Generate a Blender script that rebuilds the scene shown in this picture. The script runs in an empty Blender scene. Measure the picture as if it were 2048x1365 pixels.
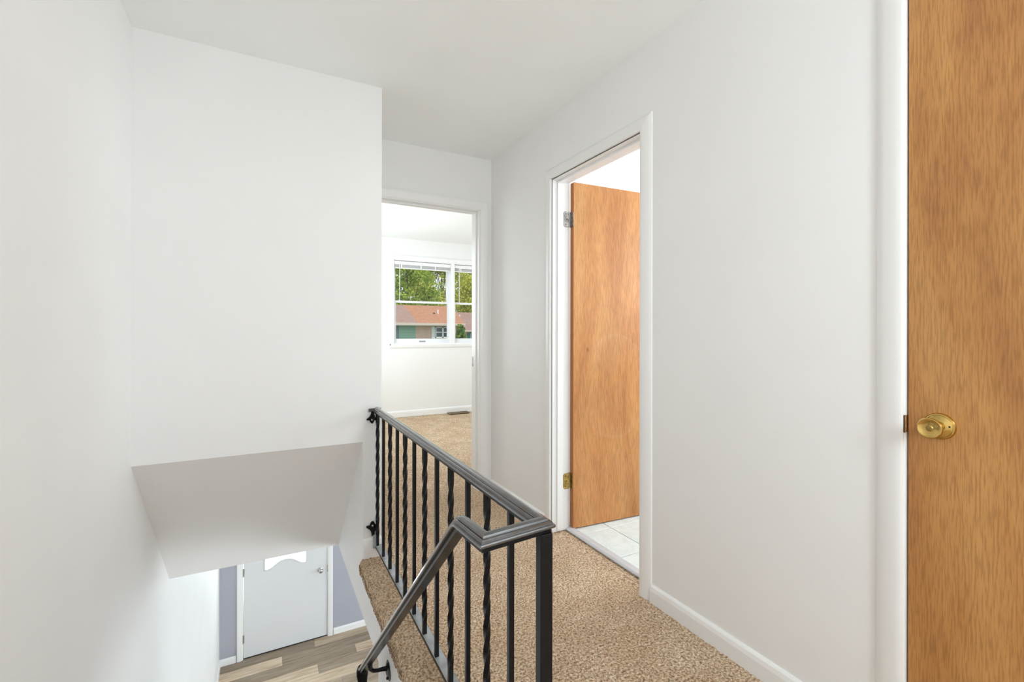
import bpy, bmesh, math, random
import numpy as np
from mathutils import Vector, Matrix

scene = bpy.context.scene
COL = scene.collection
random.seed(7)
RNG = np.random.default_rng(11)

# ------------------------------------------------------------------ camera
CAM_H = 1.155
YAW, ROLL, FPX = 0.49, 0.0017, 924.58
cam_data = bpy.data.cameras.new('camera')
cam = bpy.data.objects.new('camera', cam_data)
COL.objects.link(cam)
cam_data.sensor_width = 36.0
cam_data.sensor_fit = 'HORIZONTAL'
cam_data.lens = FPX / 2048 * 36.0
cam_data.shift_y = -18.5 / 2048
cam_data.clip_start = 0.02
cam_data.clip_end = 300
_f = Vector((math.sin(YAW), math.cos(YAW), 0))
_r = Vector((math.cos(YAW), -math.sin(YAW), 0))
_u = Vector((0, 0, 1))
_r2 = _r * math.cos(ROLL) + _u * math.sin(ROLL)
_u2 = -_r * math.sin(ROLL) + _u * math.cos(ROLL)
cam.matrix_world = Matrix(((_r2.x, _u2.x, -_f.x, 0), (_r2.y, _u2.y, -_f.y, 0),
                           (_r2.z, _u2.z, -_f.z, CAM_H), (0, 0, 0, 1)))
scene.camera = cam

# ------------------------------------------------------------------ world, sun, entry and living-room daylight, added fills
scene.view_settings.view_transform = 'Standard'
scene.view_settings.look = 'None'
scene.view_settings.gamma = 1.0
scene.view_settings.use_curve_mapping = False
scene.view_settings.exposure = 0.24
scene.cycles.diffuse_bounces = 10
scene.cycles.max_bounces = 14

world = bpy.data.worlds.new('world')
scene.world = world
world.use_nodes = True
wn = world.node_tree
wn.nodes.clear()
_bg = wn.nodes.new('ShaderNodeBackground')
_bg.inputs['Color'].default_value = (0.80, 0.90, 1.0, 1)
_bg.inputs['Strength'].default_value = 1.15
_wo = wn.nodes.new('ShaderNodeOutputWorld')
wn.links.new(_bg.outputs[0], _wo.inputs[0])

def area_light(name, loc, direction, sx, sy, watts, color=(1, 1, 1)):
    d = bpy.data.lights.new(name, 'AREA')
    d.shape = 'RECTANGLE'
    d.size, d.size_y = sx, sy
    d.energy = watts
    d.color = color
    o = bpy.data.objects.new(name, d)
    COL.objects.link(o)
    o.location = loc
    o.rotation_euler = Vector(direction).to_track_quat('-Z', 'Y').to_euler()
    return o

sun_d = bpy.data.lights.new('sun', 'SUN')
sun_d.energy = 2.0
sun_d.angle = 0.02
sun_d.color = (1.0, 0.95, 0.86)
sun = bpy.data.objects.new('sun', sun_d)
COL.objects.link(sun)
sun.rotation_euler = Vector((0.30, 0.55, -0.78)).to_track_quat('-Z', 'Y').to_euler()

HALL_W, POINT_W, BED_W, BATH_W, FOYER_W, REAR_W, DOOR_W = 7.0, 38, 28, 27, 86, 94, 56
area_light('hall_back_fill', (0.45, -2.74, 1.45), (0, 1, -0.02), 1.5, 1.3, HALL_W, (0.83, 0.94, 1.0))  # unseen fill added behind the viewer to light the hall
point_fill_d = bpy.data.lights.new('hall_point_fill', 'POINT')  # added point light evening out the hall, no fixture
point_fill_d.energy = POINT_W
point_fill_d.shadow_soft_size = 0.18
point_fill_d.color = (0.83, 0.94, 1.0)
point_fill = bpy.data.objects.new('hall_point_fill', point_fill_d)
COL.objects.link(point_fill)
point_fill.location = (0.92, -0.70, 1.50)
area_light('bedroom_side_fill', (0.62, 4.9, 1.5), (1, 0.05, 0), 1.4, 1.2, BED_W, (0.83, 0.94, 1.0))  # added fill brightening the bedroom, no window built for it
area_light('bedroom_corner_fill', (4.0, 5.3, 1.55), (-0.95, -0.75, -0.05), 1.2, 1.2, 20, (0.83, 0.94, 1.0))  # second added bedroom fill, spilling through the doorway into the hall
area_light('bathroom_fill', (3.24, 1.5, 1.65), (-1, 0.1, -0.1), 1.0, 1.0, BATH_W, (0.90, 0.975, 1.0))  # added area light brightening the bathroom, no window built
area_light('living_room_window_daylight', (5.2, 3.9, -1.6), (-1, 0.05, 0), 2.2, 1.5, FOYER_W, (0.83, 0.94, 1.0))
area_light('living_rear_fill', (2.9, -0.12, -1.45), (-0.1, 1, 0), 2.2, 1.4, REAR_W, (0.83, 0.94, 1.0))  # added fill from the rear, lifting the foyer front wall
area_light('entry_glass_daylight', (0.24, 6.80, -1.62), (0, -1, 0.12), 0.70, 1.15, DOOR_W, (1.0, 1.0, 1.0))

# ------------------------------------------------------------------ measures (metres; upper floor z = 0)
XL, XR, XE, XS = -0.486, 1.4538, 0.5259, 0.435
Y1, Y2, Y3, Y4, Y5 = 2.409, 3.0484, 3.2742, 6.595, 6.21
ZC, Z3, Z4, ZS = 2.405, -0.272, -2.9076, 0.598
YTOP = 0.80          # top riser of the stairs
YB = -2.7            # back wall of the hall

# ------------------------------------------------------------------ node helpers
def mat_new(name):
    m = bpy.data.materials.new(name)
    m.use_nodes = True
    nt = m.node_tree
    b = nt.nodes['Principled BSDF']
    return m, nt, b

def plain(name, col, rough=0.5, metal=0.0, bump=0.0, bscale=200, var=0.0, vscale=3.0, spec=0.5):
    m, nt, b = mat_new(name)
    b.inputs['Base Color'].default_value = (*col, 1)
    b.inputs['Roughness'].default_value = rough
    b.inputs['Metallic'].default_value = metal
    b.inputs['Specular IOR Level'].default_value = spec
    tc = nt.nodes.new('ShaderNodeTexCoord')
    if var > 0:
        n = nt.nodes.new('ShaderNodeTexNoise')
        n.inputs['Scale'].default_value = vscale
        n.inputs['Detail'].default_value = 1
        r = nt.nodes.new('ShaderNodeValToRGB')
        r.color_ramp.elements[0].position = 0.3
        r.color_ramp.elements[1].position = 0.7
        r.color_ramp.elements[0].color = (*[c * (1 - var) for c in col], 1)
        r.color_ramp.elements[1].color = (*[min(1, c * (1 + var)) for c in col], 1)
        nt.links.new(tc.outputs['Object'], n.inputs['Vector'])
        nt.links.new(n.outputs['Fac'], r.inputs['Fac'])
        nt.links.new(r.outputs['Color'], b.inputs['Base Color'])
    if bump > 0:
        n = nt.nodes.new('ShaderNodeTexNoise')
        n.inputs['Scale'].default_value = bscale
        n.inputs['Detail'].default_value = 3
        bp = nt.nodes.new('ShaderNodeBump')
        bp.inputs['Strength'].default_value = bump
        bp.inputs['Distance'].default_value = 0.002
        nt.links.new(tc.outputs['Object'], n.inputs['Vector'])
        nt.links.new(n.outputs['Fac'], bp.inputs['Height'])
        nt.links.new(bp.outputs['Normal'], b.inputs['Normal'])
    return m

def ramp(nt, stops):
    r = nt.nodes.new('ShaderNodeValToRGB')
    cr = r.color_ramp
    while len(cr.elements) < len(stops):
        cr.elements.new(0.5)
    for e, (p, c) in zip(cr.elements, stops):
        e.position = p
        e.color = (*c, 1)
    return r

def noise_node(nt, vec, scale, detail=4, rough=0.55, dist=0.0):
    n = nt.nodes.new('ShaderNodeTexNoise')
    n.inputs['Scale'].default_value = scale
    n.inputs['Detail'].default_value = detail
    n.inputs['Roughness'].default_value = rough
    n.inputs['Distortion'].default_value = dist
    nt.links.new(vec, n.inputs['Vector'])
    return n

def mapping(nt, scale, loc=(0, 0, 0), coord='Object'):
    tc = nt.nodes.new('ShaderNodeTexCoord')
    mp = nt.nodes.new('ShaderNodeMapping')
    mp.inputs['Scale'].default_value = scale
    mp.inputs['Location'].default_value = loc
    nt.links.new(tc.outputs[coord], mp.inputs['Vector'])
    return mp.outputs['Vector']

def mixrgb(nt, fac, a, b, mode='MIX'):
    m = nt.nodes.new('ShaderNodeMix')
    m.data_type = 'RGBA'
    m.blend_type = mode
    for sock, v in ((m.inputs[0], fac), (m.inputs[6], a), (m.inputs[7], b)):
        if hasattr(v, 'is_output'):
            nt.links.new(v, sock)
        elif isinstance(v, (int, float)):
            sock.default_value = v
        else:
            sock.default_value = (*v, 1)
    return m.outputs[2]

def wood(name, light, mid, dark, rough=0.38, loc=(0, 0, 0), smudge=False):
    """flush veneer door: long vertical grain, darker figure, fine pores"""
    m, nt, b = mat_new(name)
    v1 = mapping(nt, (5, 5, 0.9), loc)
    n1 = noise_node(nt, v1, 1.0, 5, 0.6, 1.2)
    r1 = ramp(nt, [(0.30, dark), (0.5, mid), (0.72, light)])
    nt.links.new(n1.outputs['Fac'], r1.inputs['Fac'])
    v2 = mapping(nt, (270, 270, 17), loc)
    n2 = noise_node(nt, v2, 1.0, 3, 0.6)
    r2 = ramp(nt, [(0.40, (0.56, 0.50, 0.44)), (0.55, (1, 1, 1))])
    nt.links.new(n2.outputs['Fac'], r2.inputs['Fac'])
    c = mixrgb(nt, 0.55, r1.outputs['Color'], r2.outputs['Color'], 'MULTIPLY')
    v3 = mapping(nt, (2.2, 2.2, 1.1), loc)
    n3 = noise_node(nt, v3, 1.0, 3, 0.5, 0.5)
    r3 = ramp(nt, [(0.35, (0.80, 0.74, 0.68)), (0.65, (1.05, 1.02, 1.0))])
    nt.links.new(n3.outputs['Fac'], r3.inputs['Fac'])
    c = mixrgb(nt, 0.75, c, r3.outputs['Color'], 'MULTIPLY')
    # scattered small knots
    vk = nt.nodes.new('ShaderNodeTexVoronoi')
    vk.inputs['Scale'].default_value = 1.0
    nt.links.new(mapping(nt, (4.2, 4.2, 2.6), loc), vk.inputs['Vector'])
    rk = ramp(nt, [(0.020, (0.50, 0.36, 0.26)), (0.050, (1, 1, 1))])
    nt.links.new(vk.outputs['Distance'], rk.inputs['Fac'])
    c = mixrgb(nt, 0.8, c, rk.outputs['Color'], 'MULTIPLY')
    if smudge:
        # pale wiped arcs left on the varnish
        ds = nt.nodes.new('ShaderNodeVectorMath')
        ds.operation = 'DISTANCE'
        nt.links.new(mapping(nt, (1.0, 0.0, 0.8)), ds.inputs[0])
        ds.inputs[1].default_value = (0.30, 0.0, 0.66)
        rs = ramp(nt, [(0.0, (0.18, 0.18, 0.18)), (0.232, (0.30, 0.30, 0.30)), (0.250, (0.75, 0.75, 0.75)), (0.258, (0, 0, 0))])
        nt.links.new(ds.outputs['Value'], rs.inputs['Fac'])
        ns = noise_node(nt, mapping(nt, (5, 5, 5)), 1.0, 3, 0.6)
        rn = ramp(nt, [(0.42, (0, 0, 0)), (0.62, (1, 1, 1))])
        nt.links.new(ns.outputs['Fac'], rn.inputs['Fac'])
        msk = mixrgb(nt, 1.0, rs.outputs['Color'], rn.outputs['Color'], 'MULTIPLY')
        mm = nt.nodes.new('ShaderNodeMath')
        mm.operation = 'MULTIPLY'
        nt.links.new(msk, mm.inputs[0])
        mm.inputs[1].default_value = 0.15
        c = mixrgb(nt, mm.outputs[0], c, (0.80, 0.58, 0.38))
    nt.links.new(c, b.inputs['Base Color'])
    b.inputs['Roughness'].default_value = rough
    bp = nt.nodes.new('ShaderNodeBump')
    bp.inputs['Strength'].default_value = 0.12
    bp.inputs['Distance'].default_value = 0.001
    nt.links.new(n2.outputs['Fac'], bp.inputs['Height'])
    nt.links.new(bp.outputs['Normal'], b.inputs['Normal'])
    return m

def carpet_mat():
    m, nt, b = mat_new('carpet_beige')
    vec = mapping(nt, (1, 1, 1))
    vo = nt.nodes.new('ShaderNodeTexVoronoi')
    vo.inputs['Scale'].default_value = 112
    nt.links.new(vec, vo.inputs['Vector'])
    n1 = noise_node(nt, vec, 118, 3, 0.65)
    n2 = noise_node(nt, vec, 5.5, 3, 0.55)
    r1 = ramp(nt, [(0.34, (0.24, 0.13, 0.065)), (0.46, (0.66, 0.45, 0.285)), (0.58, (0.94, 0.76, 0.56)), (0.70, (0.99, 0.89, 0.74))])
    nt.links.new(n1.outputs['Fac'], r1.inputs['Fac'])
    r2 = ramp(nt, [(0.34, (0.84, 0.79, 0.74)), (0.64, (1.0, 1.0, 1.0))])
    nt.links.new(n2.outputs['Fac'], r2.inputs['Fac'])
    c = mixrgb(nt, 1.0, r1.outputs['Color'], r2.outputs['Color'], 'MULTIPLY')
        # keep the yarn hue: pull back toward beige
    c = mixrgb(nt, 0.15, c, (0.70, 0.53, 0.38))
    nt.links.new(c, b.inputs['Base Color'])
    b.inputs['Roughness'].default_value = 0.95
    b.inputs['Specular IOR Level'].default_value = 0.1
    mt = nt.nodes.new('ShaderNodeMath')
    mt.operation = 'MULTIPLY_ADD'
    nt.links.new(vo.outputs['Distance'], mt.inputs[0])
    mt.inputs[1].default_value = -1.0
    nt.links.new(n1.outputs['Fac'], mt.inputs[2])
    bp = nt.nodes.new('ShaderNodeBump')
    bp.inputs['Strength'].default_value = 1.0
    bp.inputs['Distance'].default_value = 0.010
    nt.links.new(mt.outputs[0], bp.inputs['Height'])
    nt.links.new(bp.outputs['Normal'], b.inputs['Normal'])
    return m

def plank_mat():
    m, nt, b = mat_new('vinyl_plank_oak')
    oi = nt.nodes.new('ShaderNodeObjectInfo')
    tc = nt.nodes.new('ShaderNodeTexCoord')
    ad = nt.nodes.new('ShaderNodeVectorMath')
    ad.operation = 'MULTIPLY_ADD'
    nt.links.new(oi.outputs['Random'], ad.inputs[0])
    ad.inputs[1].default_value = (17, 31, 5)
    nt.links.new(tc.outputs['Object'], ad.inputs[2])
    mp = nt.nodes.new('ShaderNodeMapping')
    mp.inputs['Scale'].default_value = (2.2, 34, 34)
    nt.links.new(ad.outputs[0], mp.inputs['Vector'])
    n = noise_node(nt, mp.outputs[0], 1.0, 6, 0.65, 0.8)
    r = ramp(nt, [(0.28, (0.40, 0.32, 0.24)), (0.48, (0.78, 0.71, 0.62)), (0.70, (1.0, 0.97, 0.92))])
    nt.links.new(n.outputs['Fac'], r.inputs['Fac'])
    c = mixrgb(nt, 1.0, r.outputs['Color'], oi.outputs['Color'], 'MULTIPLY')
    nt.links.new(c, b.inputs['Base Color'])
    b.inputs['Roughness'].default_value = 0.5
    return m

def tile_mat():
    m, nt, b = mat_new('tile_pale_marble')
    oi = nt.nodes.new('ShaderNodeObjectInfo')
    tc = nt.nodes.new('ShaderNodeTexCoord')
    ad = nt.nodes.new('ShaderNodeVectorMath')
    ad.operation = 'MULTIPLY_ADD'
    nt.links.new(oi.outputs['Random'], ad.inputs[0])
    ad.inputs[1].default_value = (9, 13, 3)
    nt.links.new(tc.outputs['Object'], ad.inputs[2])
    n = noise_node(nt, ad.outputs[0], 7, 6, 0.7, 2.0)
    r = ramp(nt, [(0.35, (0.70, 0.80, 0.81)), (0.55, (0.82, 0.90, 0.905)), (0.75, (0.88, 0.93, 0.935))])
    nt.links.new(n.outputs['Fac'], r.inputs['Fac'])
    nt.links.new(r.outputs['Color'], b.inputs['Base Color'])
    b.inputs['Roughness'].default_value = 0.25
    return m

def iron_mat():
    m, nt, b = mat_new('black_painted_iron')
    vec = mapping(nt, (1, 1, 1))
    n1 = noise_node(nt, vec, 40, 4, 0.6)
    r1 = ramp(nt, [(0.68, (0.008, 0.008, 0.009)), (0.80, (0.05, 0.035, 0.025))])
    nt.links.new(n1.outputs['Fac'], r1.inputs['Fac'])
    nt.links.new(r1.outputs['Color'], b.inputs['Base Color'])
    b.inputs['Roughness'].default_value = 0.24
    b.inputs['Specular IOR Level'].default_value = 0.20
    n2 = noise_node(nt, vec, 320, 3, 0.6)
    bp = nt.nodes.new('ShaderNodeBump')
    bp.inputs['Strength'].default_value = 0.10
    bp.inputs['Distance'].default_value = 0.001
    nt.links.new(n2.outputs['Fac'], bp.inputs['Height'])
    nt.links.new(bp.outputs['Normal'], b.inputs['Normal'])
    return m

def cap_mat():
    """the hand-worn moulded cap: paint polished and rubbed brown along its edges"""
    m, nt, b = mat_new('worn_rail_paint')
    vec = mapping(nt, (1, 1, 1))
    n1 = noise_node(nt, vec, 22, 5, 0.65)
    r1 = ramp(nt, [(0.50, (0.115, 0.115, 0.118)), (0.64, (0.095, 0.075, 0.062)), (0.78, (0.20, 0.105, 0.055))])
    nt.links.new(n1.outputs['Fac'], r1.inputs['Fac'])
    nt.links.new(r1.outputs['Color'], b.inputs['Base Color'])
    b.inputs['Roughness'].default_value = 0.13
    b.inputs['Specular IOR Level'].default_value = 0.9
    b.inputs['Metallic'].default_value = 0.55
    b.inputs['Coat Weight'].default_value = 0.6
    b.inputs['Coat Roughness'].default_value = 0.06
    return m

def glass_mat(name, tint=(1, 1, 1)):
    m, nt, b = mat_new(name)
    nt.nodes.remove(b)
    out = nt.nodes['Material Output']
    t = nt.nodes.new('ShaderNodeBsdfTransparent')
    t.inputs['Color'].default_value = (*tint, 1)
    g = nt.nodes.new('ShaderNodeBsdfGlossy')
    g.inputs['Roughness'].default_value = 0.02
    fr = nt.nodes.new('ShaderNodeFresnel')
    fr.inputs['IOR'].default_value = 1.35
    mx = nt.nodes.new('ShaderNodeMixShader')
    nt.links.new(fr.outputs[0], mx.inputs[0])
    nt.links.new(t.outputs[0], mx.inputs[1])
    nt.links.new(g.outputs[0], mx.inputs[2])
    nt.links.new(mx.outputs[0], out.inputs['Surface'])
    return m

def frosted_mat(name):
    m, nt, b = mat_new(name)
    b.inputs['Base Color'].default_value = (0.95, 0.96, 0.96, 1)
    b.inputs['Roughness'].default_value = 0.25
    tr = nt.nodes.new('ShaderNodeBsdfTranslucent')
    tr.inputs['Color'].default_value = (0.93, 0.95, 0.96, 1)
    mx = nt.nodes.new('ShaderNodeMixShader')
    mx.inputs[0].default_value = 0.85
    nt.links.new(b.outputs[0], mx.inputs[1])
    nt.links.new(tr.outputs[0], mx.inputs[2])
    nt.links.new(mx.outputs[0], nt.nodes['Material Output'].inputs['Surface'])
    return m

def roof_mat(name, a, c):
    m, nt, b = mat_new(name)
    vec = mapping(nt, (3, 1, 6))
    n = noise_node(nt, vec, 2.5, 4, 0.6)
    r = ramp(nt, [(0.35, a), (0.65, c)])
    nt.links.new(n.outputs['Fac'], r.inputs['Fac'])
    w = nt.nodes.new('ShaderNodeTexWave')
    w.wave_type = 'BANDS'
    w.bands_direction = 'Z'
    w.inputs['Scale'].default_value = 3.2
    w.inputs['Distortion'].default_value = 0.3
    nt.links.new(mapping(nt, (1, 1, 1)), w.inputs['Vector'])
    rw = ramp(nt, [(0.0, (0.80, 0.78, 0.76)), (0.35, (1, 1, 1))])
    nt.links.new(w.outputs['Fac'], rw.inputs['Fac'])
    c2 = mixrgb(nt, 0.6, r.outputs['Color'], rw.outputs['Color'], 'MULTIPLY')
    nt.links.new(c2, b.inputs['Base Color'])
    b.inputs['Roughness'].default_value = 0.95
    b.inputs['Specular IOR Level'].default_value = 0.1
    return m

def leaf_mat(name, cols):
    m, nt, b = mat_new(name)
    vec = mapping(nt, (1, 1, 1))
    n = noise_node(nt, vec, 3.1, 3, 0.7)
    r = ramp(nt, [(0.30, cols[0]), (0.5, cols[1]), (0.68, cols[2])])
    nt.links.new(n.outputs['Fac'], r.inputs['Fac'])
    nt.links.new(r.outputs['Color'], b.inputs['Base Color'])
    b.inputs['Roughness'].default_value = 0.8
    b.inputs['Specular IOR Level'].default_value = 0.15
    tr = nt.nodes.new('ShaderNodeBsdfTranslucent')
    nt.links.new(r.outputs['Color'], tr.inputs['Color'])
    mx = nt.nodes.new('ShaderNodeMixShader')
    mx.inputs[0].default_value = 0.35
    nt.links.new(b.outputs[0], mx.inputs[1])
    nt.links.new(tr.outputs[0], mx.inputs[2])
    nt.links.new(mx.outputs[0], nt.nodes['Material Output'].inputs['Surface'])
    return m

M = {}
M['wall'] = plain('wall_paint_white', (0.838, 0.833, 0.828), 0.55, var=0.012, vscale=2.5)
M['ceiling'] = plain('ceiling_paint', (0.893, 0.91, 0.908), 0.75, var=0.012)
M['soffit'] = plain('soffit_paint', (0.875, 0.86, 0.848), 0.6)
M['trim'] = plain('trim_gloss_white', (0.85, 0.845, 0.84), 0.30)
M['white'] = plain('white_enamel', (0.84, 0.84, 0.83), 0.35)
M['bed_wall'] = plain('bedroom_paint', (0.83, 0.83, 0.82), 0.6)
M['bath_wall'] = plain('bathroom_paint', (0.84, 0.84, 0.845), 0.5)
M['grey_wall'] = plain('foyer_paint_grey', (0.40, 0.405, 0.46), 0.6, var=0.02)
M['entry_door'] = plain('entry_door_white', (0.72, 0.725, 0.74), 0.45)
M['carpet'] = carpet_mat()
M['wood1'] = wood('veneer_golden_brown', (0.58, 0.315, 0.108), (0.50, 0.243, 0.074), (0.38, 0.165, 0.052))
M['wood2'] = wood('veneer_orange', (0.70, 0.368, 0.138), (0.62, 0.280, 0.088), (0.51, 0.205, 0.058), loc=(3, 1, 5), smudge=True)
M['wood_edge'] = plain('door_edge_orange', (0.42, 0.15, 0.04), 0.4)
M['plank'] = plank_mat()
M['plank_joint'] = plain('plank_joint', (0.10, 0.08, 0.06), 0.8)
M['tile'] = tile_mat()
M['grout'] = plain('grout_grey', (0.42, 0.41, 0.38), 0.9)
M['threshold'] = plain('threshold_grey', (0.60, 0.61, 0.64), 0.4, var=0.04, vscale=20)
M['iron'] = iron_mat()
M['cap'] = cap_mat()
M['bar'] = plain('grey_bottom_bar', (0.30, 0.31, 0.325), 0.30, bump=0.10, bscale=120, var=0.25, vscale=25, spec=0.8)
M['brass'] = plain('polished_brass', (0.60, 0.41, 0.13), 0.14, 1.0)
M['old_brass'] = plain('tarnished_brass', (0.42, 0.28, 0.08), 0.35, 1.0, var=0.3, vscale=60)
M['old_steel'] = plain('paint_flecked_steel', (0.34, 0.32, 0.30), 0.4, 0.8, var=0.45, vscale=45)
M['nickel'] = plain('satin_nickel', (0.55, 0.54, 0.53), 0.25, 1.0)
M['dark'] = plain('dark_recess', (0.012, 0.010, 0.009), 0.9)
M['raw_wood'] = plain('splintered_wood', (0.40, 0.20, 0.07), 0.8, var=0.4, vscale=120)
M['glass'] = glass_mat('clear_glass')
M['frosted'] = frosted_mat('entry_frosted_glass')
M['vinyl'] = plain('window_vinyl', (0.80, 0.80, 0.82), 0.35)
M['blind'] = plain('blind_white', (0.85, 0.85, 0.86), 0.45)
M['register'] = plain('register_brown', (0.22, 0.15, 0.09), 0.45, 0.3)
M['label_grey'] = plain('sash_label_grey', (0.30, 0.30, 0.31), 0.5)
M['grass'] = plain('lawn_green', (0.16, 0.26, 0.07), 0.95, var=0.3, vscale=0.5)
M['concrete'] = plain('concrete', (0.55, 0.53, 0.50), 0.9, var=0.06)
M['ext_brick'] = plain('outer_wall', (0.42, 0.30, 0.24), 0.9)

# ------------------------------------------------------------------ mesh helpers
def link(name, me, m, parent=None):
    o = bpy.data.objects.new(name, me)
    COL.objects.link(o)
    if m is not None:
        me.materials.append(m)
    if parent is not None:
        o.parent = parent
    return o

def empty(name, loc=(0, 0, 0)):
    o = bpy.data.objects.new(name, None)
    COL.objects.link(o)
    o.location = loc
    o.empty_display_size = 0.05
    return o

def tag(o, label, cat, kind=None, group=None):
    o['label'] = label
    o['category'] = cat
    if kind:
        o['kind'] = kind
    if group:
        o['group'] = group
    return o

def lab(o, label):
    o['label'] = label
    return o

def bm_box(bm, lo, hi, bevel=0.0, seg=2):
    r = bmesh.ops.create_cube(bm, size=1)
    vs = r['verts']
    for v in vs:
        v.co = Vector([lo[i] + (v.co[i] + 0.5) * (hi[i] - lo[i]) for i in range(3)])
    if bevel > 0:
        es = list({e for v in vs for e in v.link_edges})
        bmesh.ops.bevel(bm, geom=es, offset=bevel, segments=seg, profile=0.5, affect='EDGES')

def to_mesh(bm, name, smooth=False, recalc=True):
    if recalc:
        bmesh.ops.recalc_face_normals(bm, faces=bm.faces[:])
    me = bpy.data.meshes.new(name)
    bm.to_mesh(me)
    bm.free()
    if smooth:
        for p in me.polygons:
            p.use_smooth = True
    return me

def smooth_by_angle(o, ang=35):
    me = o.data
    for p in me.polygons:
        p.use_smooth = True
    try:
        me.set_sharp_from_angle(angle=math.radians(ang))
    except Exception:
        pass
    return o

def box(name, lo, hi, m, parent=None, bevel=0.0, seg=2):
    bm = bmesh.new()
    bm_box(bm, lo, hi, bevel, seg)
    return link(name, to_mesh(bm, name), m, parent)

def boxes(name, lst, m, parent=None, bevel=0.0):
    bm = bmesh.new()
    for lo, hi in lst:
        bm_box(bm, lo, hi, bevel)
    return link(name, to_mesh(bm, name), m, parent)

def prism(name, poly, axis, a, b, m, parent=None, bevel=0.0):
    """poly in the two other axes (cyclic order), extruded along axis from a to b"""
    i = 'xyz'.index(axis)
    j, k = [n for n in range(3) if n != i]
    bm = bmesh.new()
    def P(t, p):
        c = [0, 0, 0]
        c[i], c[j], c[k] = t, p[0], p[1]
        return c
    A = [bm.verts.new(P(a, p)) for p in poly]
    B = [bm.verts.new(P(b, p)) for p in poly]
    bm.faces.new(A)
    bm.faces.new(B[::-1])
    n = len(poly)
    for q in range(n):
        bm.faces.new((A[q], A[(q + 1) % n], B[(q + 1) % n], B[q]))
    if bevel > 0:
        bmesh.ops.recalc_face_normals(bm, faces=bm.faces[:])
        bmesh.ops.bevel(bm, geom=[e for e in bm.edges if e.calc_face_angle(0) > 0.6], offset=bevel, segments=2, profile=0.5, affect='EDGES')
    return link(name, to_mesh(bm, name), m, parent)

def lathe(bm, prof, origin, axis, seg=32):
    """prof: (radius, height along axis)"""
    ax = Vector(axis).normalized()
    e1 = ax.orthogonal().normalized()
    e2 = ax.cross(e1)
    o = Vector(origin)
    rings = []
    for r, h in prof:
        if r < 1e-6:
            rings.append([bm.verts.new(o + ax * h)])
        else:
            rings.append([bm.verts.new(o + ax * h + (e1 * math.cos(2 * math.pi * q / seg) + e2 * math.sin(2 * math.pi * q / seg)) * r) for q in range(seg)])
    for A, B in zip(rings, rings[1:]):
        for q in range(seg):
            q2 = (q + 1) % seg
            if len(A) == 1 and len(B) == 1:
                continue
            if len(A) == 1:
                bm.faces.new((A[0], B[q2], B[q]))
            elif len(B) == 1:
                bm.faces.new((A[q], A[q2], B[0]))
            else:
                bm.faces.new((A[q], A[q2], B[q2], B[q]))

def lathe_obj(name, prof, origin, axis, m, parent=None, seg=32, ang=40):
    bm = bmesh.new()
    lathe(bm, prof, origin, axis, seg)
    o = link(name, to_mesh(bm, name), m, parent)
    return smooth_by_angle(o, ang)

def tube(bm, pts, rad, seg=8):
    """round tube with varying radius along points"""
    pts = [Vector(p) for p in pts]
    if not hasattr(rad, '__len__'):
        rad = [rad] * len(pts)
    prev = None
    rings = []
    for i, p in enumerate(pts):
        d = (pts[min(i + 1, len(pts) - 1)] - pts[max(i - 1, 0)]).normalized()
        e1 = d.orthogonal().normalized() if prev is None else (prev - d * prev.dot(d)).normalized()
        prev = e1
        e2 = d.cross(e1)
        rings.append([bm.verts.new(p + (e1 * math.cos(2 * math.pi * q / seg) + e2 * math.sin(2 * math.pi * q / seg)) * rad[i]) for q in range(seg)])
    for A, B in zip(rings, rings[1:]):
        for q in range(seg):
            bm.faces.new((A[q], A[(q + 1) % seg], B[(q + 1) % seg], B[q]))
    bm.faces.new(rings[0][::-1])
    bm.faces.new(rings[-1])

def tube_obj(name, pts, rad, m, parent=None, seg=8):
    bm = bmesh.new()
    tube(bm, pts, rad, seg)
    return smooth_by_angle(link(name, to_mesh(bm, name), m, parent), 50)

def sweep(bm, pts, ups, prof, only=None):
    """profile (side, up) swept along a polyline with mitred joints; ups: one up vector per segment"""
    pts = [Vector(p) for p in pts]
    ns = len(pts) - 1
    D = [(pts[i + 1] - pts[i]).normalized() for i in range(ns)]
    U = []
    for d, u in zip(D, ups):
        u = Vector(u)
        U.append((u - d * u.dot(d)).normalized())
    for i in range(ns):
        if only is not None and i != only:
            continue
        d, u = D[i], U[i]
        s = d.cross(u)
        ends = []
        for e, dn in ((i, D[i - 1] if i > 0 else d), (i + 1, D[i + 1] if i < ns - 1 else d)):
            mn = (d + dn).normalized()
            ring = []
            for a, b in prof:
                off = s * a + u * b
                t = -off.dot(mn) / d.dot(mn)
                ring.append(bm.verts.new(pts[e] + off + d * t))
            ends.append(ring)
        A, B = ends
        n = len(prof)
        for q in range(n):
            bm.faces.new((A[q], A[(q + 1) % n], B[(q + 1) % n], B[q]))
        bm.faces.new(A[::-1])
        bm.faces.new(B)

def sweep_obj(name, pts, ups, prof, m, parent=None, only=None, ang=30, merge=True):
    bm = bmesh.new()
    sweep(bm, pts, ups, prof, only)
    if merge and only is None:
        # drop the inner caps, weld the joints
        bmesh.ops.remove_doubles(bm, verts=bm.verts[:], dist=1e-5)
    o = link(name, to_mesh(bm, name), m, parent)
    return smooth_by_angle(o, ang)

CASING = [(-0.031, 0.0), (-0.031, 0.014), (-0.026, 0.0165), (-0.012, 0.0165), (0.010, 0.013), (0.026, 0.009), (0.030, 0.006), (0.031, 0.0)]

def casing_set(parent, pts, normal, m):
    """mitred door or window casing: one 'casing' child per side"""
    for i in range(len(pts) - 1):
        o = sweep_obj('casing', pts, [normal] * (len(pts) - 1), CASING, m, parent, only=i)

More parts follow.
